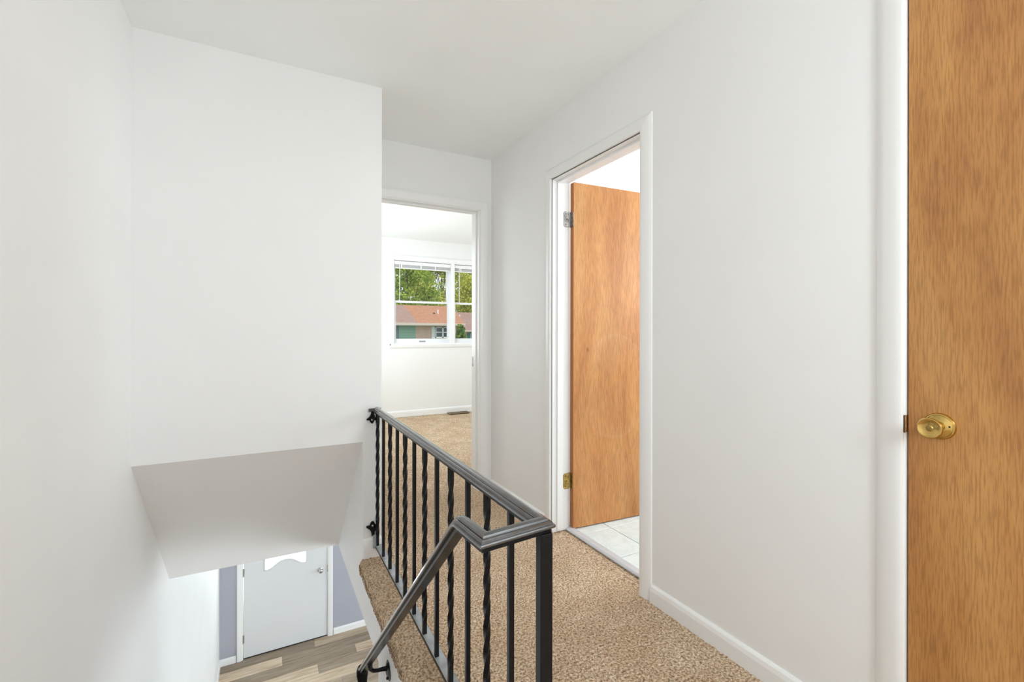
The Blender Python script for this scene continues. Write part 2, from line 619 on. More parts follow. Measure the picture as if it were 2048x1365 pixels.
def base_profile(h=0.08, t=0.014):
    return [(0, 0), (t, 0), (t, h * 0.72), (t * 0.75, h * 0.9), (t * 0.3, h), (0, h)]

# ------------------------------------------------------------------ upper storey shell
T = 0.12
o = box('wall_left', (XL - T, YB - T, Z4 - 0.15), (XL, Y4 + 0.12, ZC + 0.1), M['wall'])
tag(o, 'long plain white wall beside the open stairwell', 'wall', 'structure')

# stair end wall with the column beside the railing
o = boxes('wall_stair_end', [((XL, Y1, ZS), (XE, Y1 + 0.09, ZC)), ((XS + 0.0006, Y1, -0.02), (XE, Y1 + 0.09, ZS)),
                             ((XE - 0.09, Y1 + 0.09, -0.02), (XE, Y2, ZC))], M['wall'])
tag(o, 'blank white wall facing down the hall above the sloped stair ceiling', 'wall', 'structure')

# sloped underside
o = prism('ceiling_slope', [(Y1, ZS), (Y3, Z3), (Y3 + 0.12, Z3), (Y3 + 0.12, Z3 + 0.05), (Y1 + 0.05, ZS + 0.09), (Y1, ZS + 0.0001)], 'x', XL, XS, M['soffit'])
tag(o, 'sloped grey-white ceiling over the lower flight of stairs', 'ceiling', 'structure')

# side of the stairwell: floor-edge band, triangle beside the slope, full height toward the viewer
o = prism('wall_stair_side', [(-0.2, Z4), (2.04, Z4), (2.04, Z3 - 0.006), (Y3, Z3 - 0.006), (Y3, Z3 + 0.02), (Y1 + 0.003, ZS + 0.02), (Y1 + 0.003, -0.022), (-0.2, -0.022)], 'x', XS, XS + 0.085, M['wall'])
tag(o, 'white floor-edge band and wall beside the stairs under the railing', 'wall', 'structure')

# hall end wall with the bedroom doorway
BX0, BX1, HEAD = 0.60, 1.356, 2.03
o = boxes('wall_hall_end', [((BX1, Y2, 0), (XR, Y2 + T, ZC)), ((XE - 0.3, Y2, 0), (BX0, Y2 + T, ZC)), ((BX0, Y2, HEAD), (BX1, Y2 + T, ZC))], M['wall'])
tag(o, 'narrow white wall around the bedroom doorway at the end of the hall', 'wall', 'structure')

# right wall with bathroom doorway and closet doorway
BY0, BY1 = 1.511, 2.236
CY0, CY1 = -0.205, 0.571
o = boxes('wall_right', [((XR, BY1, 0), (XR + T, Y2 + T, ZC)), ((XR, CY1, 0), (XR + T, BY0, ZC)), ((XR, YB, 0), (XR + T, CY0, ZC)),
                         ((XR, BY0, HEAD), (XR + T, BY1, ZC)), ((XR, CY0, HEAD), (XR + T, CY1, ZC))], M['wall'])
tag(o, 'long white hall wall holding the bathroom doorway and the closed wood door', 'wall', 'structure')

o = boxes('wall_back', [((XL, YB - T, 0), (-0.3, YB, ZC)), ((1.2, YB - T, 0), (XR + T, YB, ZC)), ((-0.3, YB - T, 0), (1.2, YB, 0.8)), ((-0.3, YB - T, 2.1), (1.2, YB, ZC))], M['wall'])  # opening added around the fill light behind the viewer
tag(o, 'white wall with an added opening behind the viewer', 'wall', 'structure')

o = box('ceiling', (XL - T, YB - T, ZC), (XR + T, Y2 + T, ZC + 0.1), M['ceiling'])
tag(o, 'smooth off-white ceiling over the upstairs hall and stairwell', 'ceiling', 'structure')

# ------------------------------------------------------------------ carpeted upper floor
def carpet_grid(name, x0, x1, y0, y1, step, amp, base, parent=None, edge=None, lip=None):
    nx = max(2, int(round((x1 - x0) / step)) + 1)
    ny = max(2, int(round((y1 - y0) / step)) + 1)
    xs = np.linspace(0, 1, nx)
    ys = np.linspace(y0, y1, ny)
    h = RNG.random((ny, nx))
    h = (h + np.roll(h, 1, 0) + np.roll(h, 1, 1) + np.roll(np.roll(h, 1, 0), 1, 1)) / 4
    h = (h - 0.5) * 2 * amp
    X = np.empty((ny, nx))
    for r in range(ny):
        a = edge(ys[r]) if edge else x0
        X[r] = a + (x1 - a) * xs
    Y = np.repeat(ys[:, None], nx, 1)
    if edge:
        X = X + (RNG.random(X.shape) - 0.5) * step * 0.7
    Z = base + h
    if lip:
        Z = Z + lip(xs)[None, :]
    v = np.stack([X, Y, Z], -1).reshape(-1, 3)
    idx = np.arange(ny * nx).reshape(ny, nx)
    f = np.stack([idx[:-1, :-1], idx[:-1, 1:], idx[1:, 1:], idx[1:, :-1]], -1).reshape(-1, 4)
    me = bpy.data.meshes.new(name)
    me.from_pydata(v.tolist(), [], f.tolist())
    for p in me.polygons:
        p.use_smooth = True
    return link(name, me, M['carpet'], parent)

floor = boxes('floor', [((XS + 0.085, YTOP, -0.2), (XR + T, Y2 + 0.2, -0.004)), ((XL, YB, -0.2), (XR + T, YTOP, -0.004)), ((0.2, Y2 + 0.2, -0.2), (4.6, Y5, -0.004))], M['carpet'])
tag(floor, 'beige deep pile carpet covering the hall and the bedroom beyond', 'floor', 'structure')
carpet_grid('carpet_pile', XS + 0.085, XR - 0.004, 0.62, Y2 + 0.18, 0.0042, 0.0035, 0.008, floor)['kind'] = 'stuff'
def ledge_edge(y):
    return float(np.interp(y, [0.8, 1.6, 2.2, 2.36, 2.41], [0.409, 0.408, 0.409, 0.412, 0.418])) + 0.0010 * math.sin(y * 37) + 0.0008 * math.sin(y * 91)
def ledge_lip(t):
    return -0.032 * np.clip(1 - t / 0.17, 0, 1) ** 2.0
o = carpet_grid('carpet_edge', XS, XS + 0.10, 0.802, Y1 - 0.001, 0.0036, 0.004, 0.010, floor, ledge_edge, ledge_lip)
o['kind'] = 'stuff'
# cut face of the carpet along the stair opening
_bm = bmesh.new()
_prev = None
for q in range(420):
    y = 0.80 + (Y1 - 0.802) * q / 419
    x = ledge_edge(y) + RNG.random() * 0.003
    a = _bm.verts.new((x - 0.004 + RNG.random() * 0.003, y, -0.016 + RNG.random() * 0.006))
    b = _bm.verts.new((x - 0.006 + RNG.random() * 0.004, y, -0.030 + RNG.random() * 0.006))
    c = _bm.verts.new((x + 0.03, y, -0.026))
    if _prev:
        _bm.faces.new((_prev[0], a, b, _prev[1]))
        _bm.faces.new((_prev[1], b, c, _prev[2]))
    _prev = (a, b, c)
link('carpet_fringe', to_mesh(_bm, 'carpet_fringe', True), M['carpet'], floor)

# ------------------------------------------------------------------ stairs (drop away below the frame)
stairs = empty('stairs', (0, YTOP, 0))
tag(stairs, 'carpeted flight of stairs running down to the entry', 'stairs', 'structure')
NR, RUN = 14, 0.225
RISE = -Z4 / NR
for i in range(1, NR):
    y = YTOP + (i - 1) * RUN
    z = -i * RISE
    s = box('step', (XL, y - YTOP, z - RISE), (XS, y + RUN + 0.02 - YTOP, z), M['carpet'], stairs, 0.012)

# ------------------------------------------------------------------ lower storey (entry hall)
o = boxes('ceiling_foyer', [((XL, Y3 + 0.1, Z3), (XS, Y4, Z3 + 0.06)), ((XS + 0.085, -0.2, Z3), (5.4, Y4, Z3 + 0.06))], M['ceiling'])
tag(o, 'white ceiling of the entry hall downstairs', 'ceiling', 'structure')
DX0, DX1 = -0.238, 0.735
DZT = Z4 + 2.06
o = boxes('wall_foyer_front', [((XL, Y4, Z4), (DX0 - 0.02, Y4 + 0.12, Z3)), ((DX1 + 0.02, Y4, Z4), (5.4, Y4 + 0.12, Z3)), ((DX0 - 0.02, Y4, DZT + 0.02), (DX1 + 0.02, Y4 + 0.12, Z3))], M['grey_wall'])
tag(o, 'blue-grey painted wall around the white front door downstairs', 'wall', 'structure')
o = boxes('wall_foyer_right', [((5.3, -0.2, Z4), (5.42, Y4, Z3))], M['wall'])
tag(o, 'white far side wall of the living area downstairs', 'wall', 'structure')
o = box('wall_foyer_back', (XS + 0.085, -0.3, Z4), (5.4, -0.2, Z3), M['wall'])
tag(o, 'white rear wall of the living area downstairs', 'wall', 'structure')

ff = box('floor_foyer', (XL, -0.2, Z4 - 0.15), (5.4, Y4 + 0.12, Z4 - 0.006), M['plank_joint'])
tag(ff, 'grey-brown wood plank floor of the entry hall', 'floor', 'structure')
PW = 0.176
plank_me = {}
def plank(x0, x1, y0, shade):
    key = round(x1 - x0, 3)
    if key not in plank_me:
        bm = bmesh.new()
        bm_box(bm, (0.001, 0.001, -0.006), (x1 - x0 - 0.001, PW - 0.001, 0.0), 0.0012, 1)
        me = to_mesh(bm, 'plank')
        me.materials.append(M['plank'])
        plank_me[key] = me
    p = bpy.data.objects.new('plank', plank_me[key])
    COL.objects.link(p)
    p.parent = ff
    p.location = (x0, y0, Z4)
    c = shade * 1.28
    p.color = (c, c * 0.85, c * 0.68, 1)
    return p
# rows counted from the door; the first joint positions and tones follow the photograph
ROWS = [([0.569], [0.27, 0.44]), ([0.19], [0.60, 0.29]), ([1.03], [0.28, 0.58]), ([0.567], [0.54, 0.31]), ([-0.1], [0.40, 0.56]), ([0.8], [0.40, 0.32])]
for r in range(20):
    y0 = 6.4414 - (r - 0) * PW
    joints, sh = ROWS[r] if r < len(ROWS) else ([XL + 0.2 + random.random() * 1.0], [random.uniform(0.32, 0.56) for _ in range(2)])
    xs = [XL] + joints + [joints[0] + 1.22, joints[0] + 2.44, joints[0] + 3.66]
    for k in range(len(xs) - 1):
        plank(xs[k], xs[k + 1], y0, sh[k] if k < len(sh) else random.uniform(0.32, 0.56))

bl = empty('baseboard_foyer', (0, Y4, Z4))
tag(bl, 'white baseboard along the grey wall beside the front door', 'baseboard', 'structure')
for a, b in ((XL, DX0 - 0.075), (DX1 + 0.075, 5.3)):
    prism('baseboard', [(-t, h) for t, h in base_profile(0.082)], 'x', a, b, M['trim'], bl)
o = prism('baseboard_stairs', [(XL + t, Z4 + h) for t, h in base_profile(0.082)], 'y', 4.2, Y4 - 0.014, M['trim'])
tag(o, 'white baseboard at the foot of the stairwell wall', 'baseboard', 'structure')

# front door
d3 = empty('door_3', ((DX0 + DX1) / 2, Y4, Z4))
tag(d3, 'white front door with an arched glass light and round knob', 'door', 'structure')
d3.location = (0, 0, 0)
def entry_outline():
    # opening of the light: straight sides, lower edge rising into a central arch
    x0, x1, zb, za, zt = -0.008, 0.482, -1.866, -1.775, -1.12
    pts = [(x0, zt), (x0, zb)]
    for q in range(21):
        t = q / 20
        x = x0 + (x1 - x0) * t
        e = abs(2 * t - 1)
        if e > 0.86:
            z = zb + 0.0
        else:
            z = zb + (za - zb) * (0.5 + 0.5 * math.cos(math.pi * (e / 0.86) ** 1.25))
        if 0 < q < 20:
            pts.append((x, z))
    pts += [(x1, zb), (x1, zt)]
    return pts
_bm = bmesh.new()
_ol = [(DX0 + 0.004, Z4 + 0.012), (DX1 - 0.004, Z4 + 0.012), (DX1 - 0.004, DZT - 0.004), (DX0 + 0.004, DZT - 0.004)]
_in = entry_outline()
def _loop(bm, pts, y):
    vs = [bm.verts.new((p[0], y, p[1])) for p in pts]
    es = [bm.edges.new((vs[i], vs[(i + 1) % len(vs)])) for i in range(len(vs))]
    return vs, es
yf, yb = Y4 + 0.012, Y4 + 0.055
_va, _ea = _loop(_bm, _ol, yf)
_vb, _eb = _loop(_bm, _in, yf)
bmesh.ops.triangle_fill(_bm, edges=_ea + _eb, use_beauty=True)
r = bmesh.ops.extrude_face_region(_bm, geom=_bm.faces[:])
bmesh.ops.translate(_bm, verts=[g for g in r['geom'] if isinstance(g, bmesh.types.BMVert)], vec=(0, yb - yf, 0))
link('slab', to_mesh(_bm, 'slab'), M['entry_door'], d3)
_pts = [(p[0], yf, p[1]) for p in _in]
_c = Vector((0.237, yf, -1.45))
MOULD = [(-0.014, 0.0), (-0.014, 0.004), (-0.008, 0.009), (0.0, 0.010), (0.006, 0.006), (0.010, 0.0)]
sweep_obj('light_moulding', _pts + [_pts[0]], [(0, -1, 0)] * len(_pts), MOULD, M['entry_door'], d3, ang=60)
_bm = bmesh.new()
_vs = [_bm.verts.new((p[0], yf + 0.02, p[1])) for p in _in]
_bm.faces.new(_vs)
bmesh.ops.triangulate(_bm, faces=_bm.faces[:])
r = bmesh.ops.extrude_face_region(_bm, geom=_bm.faces[:])
bmesh.ops.translate(_bm, verts=[g for g in r['geom'] if isinstance(g, bmesh.types.BMVert)], vec=(0, 0.004, 0))
lab(link('pane', to_mesh(_bm, 'pane'), M['frosted'], d3), 'bright arched glass pane')
k = lathe_obj('knob', [(0.0, 0.062), (0.010, 0.0615), (0.020, 0.058), (0.027, 0.050), (0.028, 0.042), (0.022, 0.033), (0.012, 0.026), (0.011, 0.010)], (0.6485, yf, -2.009), (0, -1, 0), M['nickel'], d3)
lathe_obj('rose', [(0.011, 0.011), (0.026, 0.009), (0.033, 0.004), (0.034, 0.0)], (0.6485, yf, -2.009), (0, -1, 0), M['nickel'], k)
for hz in (-1.833, -2.654):
    h = box('hinge', (DX0 - 0.010, Y4 + 0.001, hz - 0.045), (DX0 + 0.012, Y4 + 0.011, hz + 0.045), M['nickel'], d3)
    tube_obj('pin', [(DX0, Y4 - 0.004, hz - 0.05), (DX0, Y4 - 0.004, hz + 0.05)], 0.006, M['nickel'], h)
box('strike_plate', (DX1 - 0.003, Y4 - 0.002, -2.05), (DX1 + 0.006, Y4 + 0.006, -1.96), M['old_steel'], d3)
box('sweep_strip', (DX0 + 0.01, Y4 + 0.010, Z4 + 0.0), (DX1 - 0.01, Y4 + 0.055, Z4 + 0.012), M['dark'], d3)

t4 = empty('trim_4', (0, 0, 0))
tag(t4, 'white casing around the front door downstairs', 'door casing', 'structure')
casing_set(t4, [(DX0 - 0.035, Y4, Z4), (DX0 - 0.035, Y4, DZT + 0.035), (DX1 + 0.035, Y4, DZT + 0.035), (DX1 + 0.035, Y4, Z4)], (0, -1, 0), M['trim'])
for lo, hi in (((DX0 - 0.02, Y4, Z4), (DX0, Y4 + 0.12, DZT)), ((DX1, Y4, Z4), (DX1 + 0.02, Y4 + 0.12, DZT)), ((DX0, Y4, DZT), (DX1, Y4 + 0.12, DZT + 0.02))):
    box('jamb', lo, hi, M['trim'], t4)

# ------------------------------------------------------------------ bathroom
BXI, BXO = XR + T, 3.30
BYA, BYZ = 0.75, 2.62
o = boxes('wall_bathroom', [((BXI, BYZ, 0), (BXO, BYZ + 0.1, ZC)), ((BXO, BYA - 0.1, 0), (BXO + 0.1, BYZ + 0.1, ZC)), ((BXI, BYA - 0.1, 0), (BXO, BYA, ZC))], M['bath_wall'])
tag(o, 'bright white bathroom walls seen past the open door', 'wall', 'structure')
o = box('ceiling_bathroom', (BXI, BYA - 0.1, ZC), (BXO + 0.1, BYZ + 0.1, ZC + 0.1), M['bath_wall'])
tag(o, 'white bathroom ceiling above the open wood door', 'ceiling', 'structure')
bf = box('floor_bathroom', (BXI - 0.02, BYA, -0.2), (BXO, BYZ, -0.004), M['grout'])
tag(bf, 'pale marble tile floor inside the bathroom', 'floor', 'structure')
TS = 0.304
_bm = bmesh.new()
bm_box(_bm, (0.0025, 0.0025, -0.006), (TS - 0.0025, TS - 0.0025, 0.0), 0.0015, 1)
tile_full = to_mesh(_bm, 'tile')
tile_full.materials.append(M['tile'])
_bm = bmesh.new()
bm_box(_bm, (0.0, 0.0025, -0.006), (0.193 - 0.0025, TS - 0.0025, 0.0), 0.0015, 1)
tile_cut = to_mesh(_bm, 'tile')
tile_cut.materials.append(M['tile'])
for j in range(-4, 2):
    for i in range(-1, 5):
        t = bpy.data.objects.new('tile', tile_cut if i < 0 else tile_full)
        COL.objects.link(t)
        t.parent = bf
        t.location = (1.602 if i < 0 else 1.795 + i * TS, 2.124 + j * TS, 0.003)
o = prism('baseboard_bathroom', [(BYZ - t, h) for t, h in base_profile(0.09)], 'x', BXI, BXO, M['trim'])
tag(o, 'white baseboard glimpsed behind the bathroom door hinges', 'baseboard', 'structure')

# threshold
o = prism('threshold_strip', [(1.546, 0.0), (1.546, 0.006), (1.556, 0.012), (1.590, 0.012), (1.599, 0.005), (1.599, 0.0)], 'y', BY0, BY1, M['threshold'])
o.name = 'trim_5'
tag(o, 'grey marble threshold strip between hall carpet and bathroom tile', 'threshold', 'structure')

# bathroom door casing and jambs
t2 = empty('trim_2')
tag(t2, 'white casing and jambs around the bathroom doorway', 'door casing', 'structure')
casing_set(t2, [(XR, BY0 - 0.025, 0.008), (XR, BY0 - 0.025, HEAD + 0.035), (XR, BY1 + 0.035, HEAD + 0.035), (XR, BY1 + 0.035, 0.008)], (-1, 0, 0), M['trim'])
JX = 1.562
for lo, hi in (((XR, BY0, 0), (JX, BY0 + 0.006, HEAD)), ((XR, BY1 - 0.004, 0), (JX, BY1 + 0.012, HEAD)), ((XR, BY0, HEAD - 0.004), (JX, BY1, HEAD + 0.012))):
    box('jamb', lo, hi, M['trim'], t2)
for lo, hi in (((1.484, BY1 - 0.012, 0.01), (1.522, BY1 - 0.004, HEAD - 0.016)), ((1.484, BY0 + 0.006, 0.01), (1.522, BY0 + 0.014, HEAD - 0.016)), ((1.484, BY0 + 0.006, HEAD - 0.016), (1.522, BY1 - 0.004, HEAD - 0.004))):
    box('stop', lo, hi, M['trim'], t2, 0.0015)

# bathroom door, swung in on its far jamb
d2 = empty('door_2', (1.5835, 2.2385, 0))
tag(d2, 'flush orange wood door standing open into the bathroom', 'door', 'structure')
d2.rotation_euler = (0, 0, math.radians(-3.6))
DW = 0.715
sl = box('slab', (0.0, -0.0345, 0.010), (DW, 0.0, 2.027), M['wood2'], d2, 0.0015)
box('edge_band', (-0.0012, -0.0338, 0.012), (0.0004, -0.0008, 2.025), M['wood_edge'], d2)
for hz, mm in ((1.812, 'old_steel'), (0.284, 'old_brass')):
    h = tube_obj('hinge', [(-0.0150, -0.006, hz - 0.045), (-0.0150, -0.006, hz + 0.045)], 0.0050, M[mm], d2)
    prism('leaf', [(-0.0336, hz - 0.036), (-0.026, hz - 0.045), (0.0, hz - 0.045), (0.0, hz + 0.045), (-0.026, hz + 0.045), (-0.0336, hz + 0.036)], 'x', -0.0045, -0.0013, M[mm], h)
    prism('leaf', [(-0.054, hz - 0.036), (-0.046, hz - 0.045), (-0.014, hz - 0.045), (-0.014, hz + 0.045), (-0.046, hz + 0.045), (-0.054, hz + 0.036)], 'y', -0.0130, -0.0095, M[mm], h)
    for sz in (-0.03, 0.0, 0.03):
        lathe_obj('screw', [(0.0, 0.0012), (0.0028, 0.0010), (0.0034, 0.0)], (-0.040 + 0.008 * (sz == 0), -0.0130, hz + sz), (0, -1, 0), M['dark'], h, 10)

# ------------------------------------------------------------------ closed wood door in the right wall
d1 = empty('door_1', (0, 0, 0))
tag(d1, 'closed golden-brown flush wood door with a brass knob', 'door', 'structure')
box('slab', (XR - 0.002, CY0 + 0.004, 0.012), (XR + 0.034, CY1 - 0.0045, HEAD - 0.004), M['wood1'], d1, 0.001)
KC = (XR - 0.002, 0.504, 0.9265)
rose = lathe_obj('knob_rose', [(0.010, 0.012), (0.016, 0.0115), (0.0225, 0.007), (0.0265, 0.0055), (0.0275, 0.0065), (0.0300, 0.0058), (0.0318, 0.003), (0.0322, 0.0)], KC, (-1, 0, 0), M['brass'], d1, 48)
kn = lathe_obj('knob', [(0.0, 0.0555), (0.0055, 0.0555), (0.0066, 0.0545), (0.0070, 0.0528), (0.0082, 0.0526), (0.0150, 0.0542), (0.0205, 0.0565), (0.0222, 0.0575),
                        (0.0238, 0.0570), (0.0250, 0.0545), (0.0248, 0.0510), (0.0215, 0.0450), (0.0160, 0.0380), (0.0120, 0.0300), (0.0105, 0.0200), (0.0115, 0.0110)], KC, (-1, 0, 0), M['brass'], d1, 48, 24)
lathe_obj('screw', [(0.0, 0.0025), (0.0025, 0.002), (0.003, 0.0)], (KC[0] - 0.0065, KC[1] - 0.020, KC[2] + 0.002), (-1, 0, 0), M['dark'], rose, 12)

t1 = empty('trim_1')
tag(t1, 'white casing beside the closed wood door, chipped at the latch', 'door casing', 'structure')
casing_set(t1, [(XR, CY1 + 0.033, 0.008), (XR, CY1 + 0.033, HEAD + 0.035), (XR, CY0 - 0.035, HEAD + 0.035), (XR, CY0 - 0.035, 0.008)][::-1], (-1, 0, 0), M['trim'])
for z0, z1 in ((0.0, 0.899), (0.943, HEAD)):
    box('jamb', (XR - 0.006, CY1 - 0.001, z0), (XR + 0.11, CY1 + 0.004, z1), M['trim'], t1)
box('jamb', (XR - 0.006, CY0, 0.0), (XR + 0.11, CY0 + 0.003, HEAD), M['trim'], t1)
box('jamb', (XR - 0.006, CY0, HEAD - 0.003), (XR + 0.11, CY1, HEAD + 0.004), M['trim'], t1)
# splintered hole where the latch plate tore out
_o = [(0.5745, 0.8985), (0.5790, 0.9000), (0.5800, 0.9045), (0.5775, 0.9075), (0.5792, 0.9130), (0.5786, 0.9200), (0.5797, 0.9260), (0.5772, 0.9330), (0.5758, 0.9400), (0.5735, 0.9425), (0.5705, 0.9435), (0.5705, 0.8980)]
lab(prism('splinter_patch', _o, 'x', XR - 0.0105, XR + 0.01, M['raw_wood'], t1), 'splintered bare wood where the latch plate tore out')
_o2 = [(0.5706, 0.8990), (0.5755, 0.9008), (0.5768, 0.9090), (0.5757, 0.9150), (0.5770, 0.9230), (0.5752, 0.9340), (0.5735, 0.9422), (0.5706, 0.9425)]
prism('latch_hole', _o2, 'x', XR - 0.0112, XR + 0.01, M['dark'], t1)

# closet side of the closed door, so that no light leaks round it
o = boxes('wall_closet', [((XR + T, CY0 - 0.1, 0), (XR + 0.8, CY0, ZC)), ((XR + T, CY1, 0), (XR + 0.8, CY1 + 0.1, ZC)), ((XR + 0.7, CY0, 0), (XR + 0.8, CY1, ZC)), ((XR + T, CY0, ZC), (XR + 0.8, CY1, ZC + 0.1)), ((XR + T, CY0, -0.1), (XR + 0.8, CY1, 0))], M['wall'])
tag(o, 'white closet walls behind the closed wood door', 'wall', 'structure')

# ------------------------------------------------------------------ bedroom doorway trim
t3 = empty('trim_3')
tag(t3, 'white casing around the bedroom doorway at the hall end', 'door casing', 'structure')
casing_set(t3, [(BX0 - 0.035, Y2, 0.008), (BX0 - 0.035, Y2, HEAD + 0.033), (BX1 + 0.037, Y2, HEAD + 0.033), (BX1 + 0.037, Y2, 0.008)], (0, -1, 0), M['trim'])
for lo, hi in (((BX1 - 0.003, Y2 - 0.002, 0), (BX1 + 0.012, Y2 + T + 0.002, HEAD)), ((BX0 - 0.012, Y2 - 0.002, 0), (BX0 + 0.002, Y2 + T + 0.002, HEAD)), ((BX0, Y2 - 0.002, HEAD - 0.004), (BX1 + 0.012, Y2 + T + 0.002, HEAD + 0.012))):
    box('jamb', lo, hi, M['trim'], t3)
for lo, hi in (((BX1 - 0.012, Y2 + 0.035, 0.01), (BX1 - 0.003, Y2 + 0.072, HEAD - 0.014)), ((BX0 + 0.002, Y2 + 0.035, HEAD - 0.016), (BX1, Y2 + 0.072, HEAD - 0.004))):
    box('stop', lo, hi, M['trim'], t3, 0.0015)
box('strike_plate', (BX1 - 0.0045, Y2 + 0.082, 0.90), (BX1 - 0.001, Y2 + 0.112, 0.97), M['old_steel'], t3)
for lo, hi in (((BX1 + 0.03, Y2 + T, 0), (BX1 + 0.09, Y2 + T + 0.012, HEAD + 0.06)), ((BX0 - 0.07, Y2 + T, HEAD), (BX1 + 0.09, Y2 + T + 0.012, HEAD + 0.06))):
    box('casing', lo, hi, M['trim'], t3)

# baseboards upstairs
br = empty('baseboard_right')
tag(br, 'white baseboard along the right hall wall above the carpet', 'baseboard', 'structure')
for a, b in ((CY1 + 0.064, BY0 - 0.056), (BY1 + 0.066, Y2)):
    prism('baseboard', [(XR - t, h) for t, h in base_profile(0.083, 0.014)], 'y', a, b, M['trim'], br)
o = prism('baseboard_stair_end', [(Y1 - t, -0.004 + h) for t, h in base_profile(0.112, 0.012)], 'x', XS + 0.002, XE, M['trim'])
tag(o, 'short white baseboard block below the railing wall bracket', 'baseboard', 'structure')
o = prism('baseboard_hall_end', [(Y2 - t, h) for t, h in base_profile(0.083, 0.012)], 'x', BX1 + 0.069, XR, M['trim'])
tag(o, 'tiny white baseboard return in the corner of the hall end', 'baseboard', 'structure')

# ------------------------------------------------------------------ bedroom
WX0, WX1, WZ0, WZ1 = 1.517, 3.195, 0.985, 2.125
BRX0, BRX1 = 0.50, 4.4
WT = 0.16
o = boxes('wall_bedroom_window', [((BRX0 - 0.1, Y5, 0), (WX0, Y5 + WT, ZC + 0.02)), ((WX1, Y5, 0), (BRX1 + 0.1, Y5 + WT, ZC + 0.02)), ((WX0, Y5, 0), (WX1, Y5 + WT, WZ0)), ((WX0, Y5, WZ1), (WX1, Y5 + WT, ZC + 0.02))], M['bed_wall'])
tag(o, 'bright white bedroom wall holding the double window', 'wall', 'structure')
o = boxes('wall_bedroom_sides', [((BRX0 - 0.1, Y2 + T, 0), (BRX0, Y5, ZC + 0.02)), ((BRX1, Y2 + T, 0), (BRX1 + 0.1, Y5, ZC + 0.02)), ((XR + T, Y2, 0), (BRX1, Y2 + T, ZC + 0.02)), ((BRX0 - 0.1, Y2 + T - 0.01, 0), (BX0 - 0.3, Y2 + T, ZC))], M['bed_wall'])
tag(o, 'white bedroom side walls beyond the hall doorway', 'wall', 'structure')
o = box('ceiling_bedroom', (BRX0 - 0.1, Y2 + T, ZC + 0.008), (BRX1 + 0.1, Y5 + WT, ZC + 0.12), M['bed_wall'])
tag(o, 'white bedroom ceiling seen through the hall doorway', 'ceiling', 'structure')
o = prism('baseboard_bedroom', [(Y5 - t, h) for t, h in base_profile(0.085)], 'x', BRX0, BRX1, M['trim'])
tag(o, 'white baseboard below the bedroom window', 'baseboard', 'structure')

w1 = empty('window_1')
tag(w1, 'white double-hung twin window in the bedroom wall', 'window', 'structure')
WC = 0.030
_pts = [(WX0 - WC, Y5, WZ0 - WC), (WX0 - WC, Y5, WZ1 + WC), (WX1 + WC, Y5, WZ1 + WC), (WX1 + WC, Y5, WZ0 - WC)]
casing_set(w1, [_pts[0], _pts[1], _pts[2], _pts[3]], (0, -1, 0), M['trim'])
sweep_obj('casing', [(WX0 - WC - 0.03, Y5, WZ0 - 0.025), (WX1 + WC + 0.03, Y5, WZ0 - 0.025)], [(0, -1, 0)], CASING, M['trim'], w1)
MX0, MX1 = 2.329, 2.383
box('mullion', (MX0, Y5 - 0.006, WZ0), (MX1, Y5 + 0.10, WZ1), M['trim'], w1, 0.002)
for lo, hi in (((WX0, Y5, WZ0), (WX0 + 0.008, Y5 + WT, WZ1)), ((WX1 - 0.008, Y5, WZ0), (WX1, Y5 + WT, WZ1)), ((WX0, Y5, WZ1 - 0.008), (WX1, Y5 + WT, WZ1)), ((WX0, Y5, WZ0), (WX1, Y5 + WT, WZ0 + 0.010))):
    box('frame', lo, hi, M['vinyl'], w1)
def sash(x0, x1, z0, z1, y, rails, has_lock, name):
    s = 0.034
    b, t = rails
    o = boxes(name, [((x0, y, z0), (x0 + s, y + 0.03, z1)), ((x1 - s, y, z0), (x1, y + 0.03, z1)), ((x0 + s, y, z0), (x1 - s, y + 0.03, z0 + b)), ((x0 + s, y, z1 - t), (x1 - s, y + 0.03, z1))], M['vinyl'], w1)
    box('pane', (x0 + s - 0.004, y + 0.013, z0 + b - 0.004), (x1 - s + 0.004, y + 0.017, z1 - t + 0.004), M['glass'], o)
    if has_lock:
        cx = (x0 + x1) / 2
        box('lock', (cx - 0.028, y - 0.004, z1 - 0.002), (cx + 0.028, y + 0.026, z1 + 0.010), M['old_steel'], o, 0.003)
        box('sash_label', (cx - 0.045, y - 0.0015, z0 + 0.014), (cx + 0.045, y + 0.001, z0 + 0.034), M['label_grey'], o)
    return o
ZM = 1.565
for x0, x1 in ((WX0 + 0.008, MX0), (MX1, WX1 - 0.008)):
    sash(x0, x1, WZ0 + 0.010, ZM + 0.012, Y5 + 0.055, (0.062, 0.028), True, 'lower_sash')
    sash(x0, x1, ZM - 0.014, WZ1 - 0.008, Y5 + 0.095, (0.028, 0.045), False, 'upper_sash')

